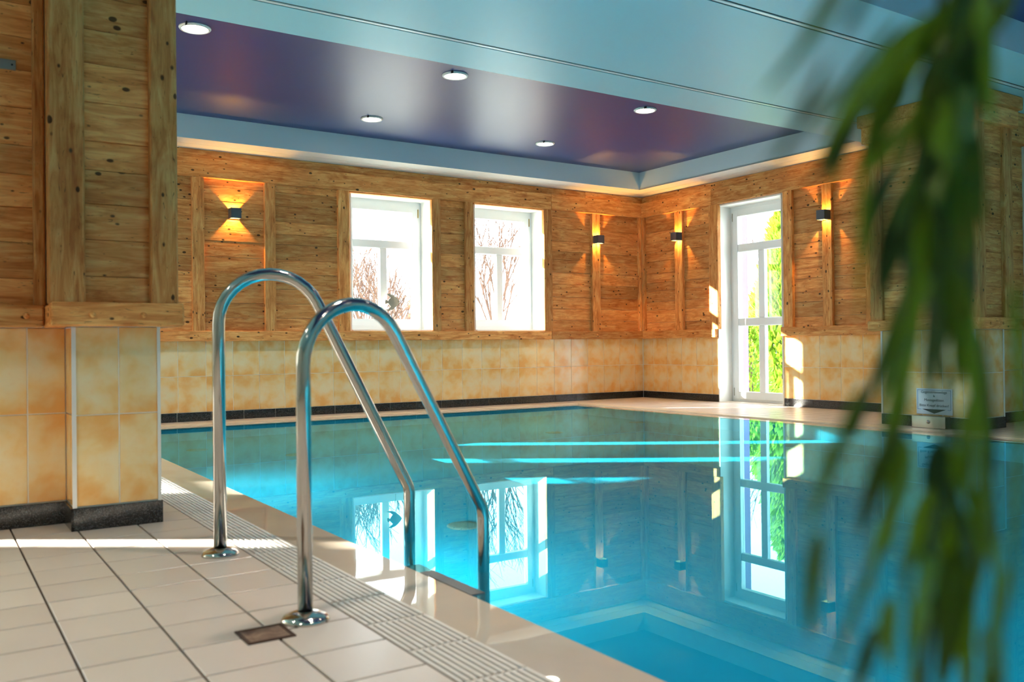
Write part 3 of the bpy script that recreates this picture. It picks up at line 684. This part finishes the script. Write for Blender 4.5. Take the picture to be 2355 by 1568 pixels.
for i in range(3): bm.faces.new((fr_[i], bk[i], bk[(i+1) % 3], fr_[(i+1) % 3]))
me = bpy.data.meshes.new('arrow'); bm.to_mesh(me); bm.free(); link('arrow', me, M_INK, board, -Vector(board.location))
def text(body, size, y, z, parent):
    cu = bpy.data.curves.new('lettering', 'FONT'); cu.body = body; cu.size = size; cu.align_x = 'CENTER'; cu.align_y = 'CENTER'; cu.extrude = .0003
    tmp = bpy.data.objects.new('tmp', cu); C.objects.link(tmp)
    dg = bpy.context.evaluated_depsgraph_get(); me = bpy.data.meshes.new_from_object(tmp.evaluated_get(dg)); bpy.data.objects.remove(tmp)
    o = link('lettering', me, None, parent); me.materials.clear(); me.materials.append(M_INK)
    o.matrix_local = Matrix.Translation(Vector((sx-.0004, y, z))-parent.location-parent.parent.location) @ Matrix(((0, 0, -1, 0), (-1, 0, 0, 0), (0, 1, 0, 0), (0, 0, 0, 1)))
text('Gegenstromanlage', .034, 4.747, .328, board); text('&', .030, 4.747, .292, board); text('Massagedüsen', .034, 4.747, .254, board); text('Bitte Knopf drücken!', .034, 4.747, .204, board)
pb = empty('push_button_box', (7.77, 4.75, 0)); tag(pb, 'steel box with round push button under the sign', 'button box')
box('housing', 7.725, XS-.009, 4.588, 4.918, .001, .110, M_STEELB, pb, .002)
kn = lathe_mesh('button', [(0, .016), (.010, .014), (.014, .008), (.017, .006), (.019, 0), (0, 0)], 24); kn.materials.append(M_STEEL)
o = link('button', kn, None, pb, Vector((7.725, 4.752, .058))-pb.location); o.rotation_euler = (0, R(-90), 0)

# ------------------------------------------------------------------ fish figure on the first window sill
fish = empty('fish_figure', (5.03, 10.35, 1.018)); tag(fish, 'pale angelfish figure on a thin rod on the window sill', 'figurine')
def outline(name, pts, y0, th, mat, parent, bulge=0.):
    bm = bmesh.new(); cx = sum(p[0] for p in pts)/len(pts); cz = sum(p[1] for p in pts)/len(pts)
    f = [bm.verts.new((x-parent.location.x, y0-th/2-parent.location.y, z-parent.location.z)) for x, z in pts]; b = [bm.verts.new((x-parent.location.x, y0+th/2-parent.location.y, z-parent.location.z)) for x, z in pts]
    n = len(pts)
    cf = bm.verts.new((cx-parent.location.x, y0-th/2-bulge-parent.location.y, cz-parent.location.z)); cb = bm.verts.new((cx-parent.location.x, y0+th/2+bulge-parent.location.y, cz-parent.location.z))
    for i in range(n):
        j = (i+1) % n; bm.faces.new((f[i], b[i], b[j], f[j])); bm.faces.new((cf, f[i], f[j])); bm.faces.new((cb, b[j], b[i]))
    bmesh.ops.recalc_face_normals(bm, faces=bm.faces[:])
    me = bpy.data.meshes.new(name); bm.to_mesh(me); bm.free(); return link(name, me, mat, parent)
outline('body', [(5.115, 1.372), (5.095, 1.405), (5.06, 1.435), (5.025, 1.445), (4.985, 1.43), (4.955, 1.40), (4.945, 1.375), (4.955, 1.35), (4.985, 1.315), (5.025, 1.305), (5.065, 1.318), (5.095, 1.345)], 10.35, .008, M_FISH, fish, .014)
outline('top_fin', [(5.07, 1.43), (5.02, 1.465), (4.97, 1.478), (4.925, 1.476), (4.955, 1.455), (4.99, 1.428)], 10.35, .006, M_FISH, fish, .003)
outline('bottom_fin', [(5.07, 1.322), (4.99, 1.318), (4.95, 1.285), (4.905, 1.268), (4.96, 1.262), (5.02, 1.280)], 10.35, .006, M_FISH, fish, .003)
outline('tail_fin', [(4.95, 1.385), (4.915, 1.405), (4.905, 1.375), (4.912, 1.345), (4.95, 1.362)], 10.35, .006, M_FISH, fish, .002)
tube('rod', [(5.03, 10.35, 1.03), (5.03, 10.35, 1.31)], .003, M_STEELB, fish, 8)
box('base', 4.985, 5.085, 10.315, 10.385, 1.018, 1.032, M_FISH, fish, .003)
ey = lathe_mesh('eye', [(0, .003), (.004, .002), (.005, 0), (0, 0)], 12); ey.materials.append(M_SLOT)
o = link('eye', ey, None, fish, Vector((5.085, 10.333, 1.385))-fish.location); o.rotation_euler = (R(90), 0, 0)

# ------------------------------------------------------------------ outside: ground, conifers, bare bushes
gr = multibox('ground', [(-60, XL-T, -60, 90, -.62, -.32), (XR+T, 70, -60, 90, -.62, -.32), (XL-T, XR+T, YW+T, 90, -.62, -.32), (XL-T, XR+T, -60, YB-T, -.62, -.32)], M_SNOWGRASS); tag(gr, 'pale winter lawn outside the windows', kind='structure')
def cone_tree(name, x, y, h, rad, label, n, seed):
    rr = random.Random(seed); root = empty(name, (x, y, -.32)); tag(root, label, 'conifer', 'evergreens outside the door')
    tube('trunk', [(x, y, -.32), (x, y, h*.9-.32)], [.07, .02], M_BARK, root, 8)
    vs_, fs = [], []
    for i in range(n):
        t = rr.random()**1.25; z = t*h; a = rr.random()*6.283; r = rad*(1-t)**.8*(.62+.38*rr.random())*(1+.18*math.sin(5*a+9*t)); 
        c = Vector((r*math.cos(a), r*math.sin(a), z)); o_ = Vector((math.cos(a), math.sin(a), .7+.6*rr.random())).normalized()
        s = o_.cross(Vector((rr.uniform(-1, 1), rr.uniform(-1, 1), rr.uniform(-1, 1)))).normalized()
        L = rr.uniform(.07, .17)*h/2.6; W_ = L*.33; k = len(vs_)
        vs_ += [c-o_*L*.3, c+s*W_+o_*L*.25, c+o_*L, c-s*W_+o_*L*.25]; fs.append((k, k+1, k+2, k+3))
    me = bpy.data.meshes.new('foliage'); me.from_pydata(vs_, [], fs); o = link('foliage', me, M_CONIFER, root)
cone_tree('conifer', 12.2, 10.85, 1.45, .55, 'low bright green conifer outside the door, left lower pane', 3200, 3)
cone_tree('conifer', 14.3, 11.85, 3.7, .95, 'tall bright green conifer outside the right door panes', 6500, 4)
cone_tree('conifer', 17.0, 14.9, 2.2, .9, 'small green conifer far behind the low one outside the door', 2600, 5)
def bare(name, x, y, h, n0, label, seed, spread=.5, thick=.02):
    rr = random.Random(seed); root = empty(name, (x, y, -.32)); tag(root, label, 'bare bush', 'leafless bushes outside the windows')
    vs_, fs = [], []
    def seg(a, b, ra, rb):
        d = (b-a).normalized(); s = d.orthogonal().normalized(); t_ = d.cross(s); k = len(vs_)
        for p, r in ((a, ra), (b, rb)):
            for j in range(3): vs_.append(p+(s*math.cos(j*2.094)+t_*math.sin(j*2.094))*r)
        for j in range(3): fs.append((k+j, k+(j+1) % 3, k+3+(j+1) % 3, k+3+j))
    def grow(p, d, L, r, lev):
        q_ = p+d*L; seg(p, q_, r, r*.7)
        if lev == 0: return
        for _ in range(rr.choice((2, 3, 3))):
            nd = (d+Vector((rr.uniform(-1, 1), rr.uniform(-1, 1), rr.uniform(-.5, .8)))*spread).normalized(); grow(p+d*L*rr.uniform(.55, 1), nd, L*rr.uniform(.6, .85), r*.62, lev-1)
    for i in range(n0):
        d = Vector((rr.uniform(-.5, .5), rr.uniform(-.5, .5), 1)).normalized(); grow(Vector((rr.uniform(-.3, .3), rr.uniform(-.3, .3), 0)), d, h*.36, thick, 5)
    me = bpy.data.meshes.new('branches'); me.from_pydata(vs_, [], fs); link('branches', me, M_BARK, root)
bare('bare_bush', 6.9, 15.4, 3.4, 7, 'leafless bush outside the left half of the first window', 7, .5, .05)
bare('bare_bush', 9.3, 19.0, 3.2, 7, 'leafless bush outside behind the fish figure', 8, .5, .055)
bare('bare_tree', 10.8, 16.6, 4.6, 4, 'leafless tree outside filling the second window', 9, .6, .04)
bare('bare_bush', 9.9, 15.0, 1.9, 5, 'leafless bush below the tree outside the second window', 12)
bare('bare_tree', 20.5, 18.4, 4.6, 3, 'leafless tree far outside the glazed door', 14, .6, .05)

# ------------------------------------------------------------------ hanging plant close to the camera
plant = empty('hanging_plant', at(2210, -420, .46)); tag(plant, 'blurred green hanging plant with long narrow leaves close to the camera', 'plant')
PL = Vector(plant.location)  # the pot hangs just above

def leaf(pts, wpx, depth, seed=0):
    """pts: pixel path of the blade (root to tip); width in metres from wpx at that depth"""
    depth *= .74; rr = random.Random(seed); W_ = wpx/F_PX*depth
    P = [at(p[0], p[1], depth+rr.uniform(-.01, .01)) for p in pts]
    n = 9; path = []
    for k in range(n):
        t = k/(n-1)*(len(P)-1); i = min(int(t), len(P)-2); f = t-i
        a, b, c, d = P[max(i-1, 0)], P[i], P[i+1], P[min(i+2, len(P)-1)]
        path.append(.5*((2*b)+(c-a)*f+(2*a-5*b+4*c-d)*f*f+(3*b-a-3*c+d)*f**3))
    side0 = Vector((rr.uniform(-.6, .6), rr.uniform(-.6, .6), rr.uniform(-.2, .2)))
    vs_, fs = [], []
    for k, p in enumerate(path):
        t = k/(n-1); tan = (path[min(k+1, n-1)]-path[max(k-1, 0)]).normalized(); s = (RIGHT+side0).cross(tan).cross(tan).normalized()
        hw = W_*.5*max(.06, math.sin(math.pi*(t**.75))**.8) if 0 < k < n-1 else W_*.03
        nrm = s.cross(tan); 
        vs_ += [p-s*hw-PL, p+nrm*hw*.22-PL, p+s*hw-PL]
        if k: j = 3*k; fs += [(j-3, j-2, j+1, j), (j-2, j-1, j+2, j+1)]
    me = bpy.data.meshes.new('leaf'); me.from_pydata(vs_, [], fs); smooth(me); link('leaf', me, M_LEAF, plant)
stems = [[(2215, -300), (2200, 100), (2140, 420), (2150, 700), (2190, 1000), (2160, 1300), (2120, 1600)],
         [(2230, -300), (2240, 100), (2190, 450), (2230, 760), (2270, 1050), (2300, 1350), (2290, 1620)],
         [(2190, -300), (2150, 150), (2090, 480), (2080, 800), (2060, 1080), (2020, 1250)],
         [(2220, -300), (2210, 200), (2150, 560), (2130, 850), (2190, 1150), (2220, 1600)],
         [(2205, -300), (2185, 160), (2120, 360), (2100, 620), (2000, 900), (1960, 1000)]]
for i, s_ in enumerate(stems): tube('stem', [at(a, b, (.60+.02*i)*.74) for a, b in s_], .0022, M_STEM, plant, 8)
LV = [([(2160, 20), (2040, 150), (1950, 270), (1870, 420)], 62, .56), ([(2120, 120), (2040, 230), (1990, 330)], 52, .58), ([(2140, 40), (2060, 110), (1980, 240), (1930, 340)], 50, .60),
      ([(1975, 260), (1920, 350), (1840, 440)], 34, .55), ([(2130, 240), (2050, 330), (1985, 400)], 46, .60), ([(2110, 300), (2040, 430), (1995, 560)], 40, .58),
      ([(1940, -60), (1880, 40), (1825, 128)], 30, .42), ([(2010, -60), (1965, 30), (1930, 84)], 28, .42), ([(1905, 130), (1830, 300), (1780, 390)], 24, .40),
      ([(1990, 340), (1985, 520), (1980, 740)], 28, .50), ([(2290, -80), (2190, 120), (2120, 340)], 96, .64), ([(2260, -60), (2200, 60), (2180, 230)], 90, .62),
      ([(2270, -60), (2230, 140), (2210, 330)], 80, .66), ([(2200, 150), (2160, 300), (2100, 460)], 60, .62), ([(2230, 240), (2200, 420), (2190, 600)], 64, .62),
      ([(2140, 330), (2080, 460), (2050, 600)], 48, .58), ([(2170, 380), (2140, 560), (2110, 740)], 56, .60), ([(2210, 400), (2230, 560), (2240, 740)], 52, .64),
      ([(2120, 430), (2060, 600), (2000, 730)], 30, .52), ([(2190, 500), (2170, 700), (2150, 880)], 56, .60), ([(2150, 520), (2110, 660), (2070, 820)], 44, .57),
      ([(2210, 620), (2210, 760), (2200, 900)], 48, .60), ([(2225, 660), (2240, 860), (2270, 1060)], 44, .60), ([(2110, 700), (2085, 830), (2062, 980)], 40, .58),
      ([(2250, 760), (2265, 930), (2290, 1090)], 40, .60), ([(2110, 760), (2050, 860), (2010, 960)], 32, .56), ([(2075, 850), (2060, 960), (2020, 1070)], 48, .58),
      ([(1985, 880), (1930, 1030), (1872, 1190)], 32, .52), ([(2075, 980), (2020, 1090), (1975, 1240)], 46, .56), ([(2080, 1000), (2065, 1120), (2035, 1245)], 56, .57),
      ([(2165, 1010), (2150, 1110), (2160, 1240)], 58, .58), ([(2185, 1015), (2175, 1160), (2190, 1330)], 62, .60), ([(2250, 1000), (2265, 1160), (2285, 1310)], 36, .58),
      ([(1885, 1215), (1868, 1340), (1862, 1470)], 46, .50), ([(2005, 1290), (1960, 1420), (1900, 1580)], 38, .52), ([(2050, 1370), (2040, 1450), (2050, 1540)], 48, .54),
      ([(2085, 1240), (2082, 1330), (2090, 1400)], 34, .54), ([(2150, 1230), (2120, 1400), (2090, 1590)], 64, .57), ([(2200, 1260), (2190, 1400), (2160, 1600)], 70, .58),
      ([(2225, 1240), (2215, 1420), (2230, 1600)], 60, .60), ([(2300, 1220), (2290, 1400), (2250, 1590)], 52, .58), ([(2170, 1080), (2215, 1220), (2240, 1330)], 44, .58),
      ([(2330, 640), (2345, 860), (2352, 1040)], 30, .56), ([(2345, 980), (2335, 1180), (2340, 1400)], 26, .56), ([(2335, -60), (2300, 40), (2270, 90)], 34, .56),
      ([(2140, 1120), (2110, 1220), (2090, 1320)], 42, .56), ([(2040, 1180), (2010, 1280), (1995, 1370)], 30, .54), ([(2250, 300), (2255, 420), (2262, 520)], 26, .60),
      ([(2100, 1060), (2060, 1180), (2040, 1290)], 44, .56), ([(2150, 1150), (2130, 1280), (2140, 1400)], 50, .57), ([(2240, 1120), (2250, 1260), (2230, 1400)], 44, .58), ([(2010, 1440), (1990, 1520), (1960, 1610)], 40, .54),
      ([(2320, 1300), (2300, 1450), (2310, 1610)], 46, .57), ([(1905, 1010), (1885, 1120), (1855, 1230)], 28, .50), ([(2110, 1380), (2100, 1480), (2110, 1600)], 56, .57), ([(2260, 1440), (2270, 1520), (2265, 1620)], 44, .57),
      ([(1960, -60), (1860, 90), (1745, 225)], 30, .44), ([(2070, 40), (1960, 180), (1865, 330)], 34, .50), ([(1930, 190), (1840, 290), (1755, 385)], 22, .42), ([(2010, 190), (1940, 340), (1885, 490)], 34, .54),
      ([(2100, 60), (2010, 200), (1945, 300)], 60, .58), ([(2090, 180), (2020, 300), (1975, 420)], 46, .58), ([(2050, 380), (2010, 480), (1990, 620)], 36, .56), ([(2090, 420), (2040, 560), (2020, 690)], 44, .58),
      ([(2060, 700), (2050, 820), (2020, 930)], 36, .56), ([(2240, 900), (2220, 1040), (2230, 1180)], 42, .58)]
for i, (p, w_, d) in enumerate(LV): leaf(p, w_, d, i)
rr = random.Random(77)
for i in range(64):                                           # the thick of the plant around the stems
    s_ = stems[i % 5]; k = rr.randrange(len(s_)-1); f = rr.random(); x = s_[k][0]*(1-f)+s_[k+1][0]*f; y = s_[k][1]*(1-f)+s_[k+1][1]*f
    if y < -40 or y > 470: y = rr.uniform(-60, 470); x = 2240-y*.18+rr.uniform(-70, 50)
    L = rr.uniform(150, 270); dx = rr.uniform(-90, 45); leaf([(x, y), (x+dx*.5, y+L*.5), (x+dx*.85, y+L)], rr.uniform(30, 58), .60+rr.uniform(-.05, .05), 200+i)
pot = lathe_mesh('pot', [(0, -.08), (.055, -.08), (.075, .05), (.082, .05), (.082, .065), (.066, .065), (.06, .03), (0, .03)], 32); pot.materials.append(M_POT)
pp = link('hanging_pot', pot, None, None, PL+Vector((0, 0, .20))); tag(pp, 'terracotta hanging pot holding the plant, above the picture', 'pot')
tube('cord', [PL+Vector((0, 0, .23)), Vector((PL.x, PL.y, ZD-.001))], .003, M_SLOT, pp, 6)
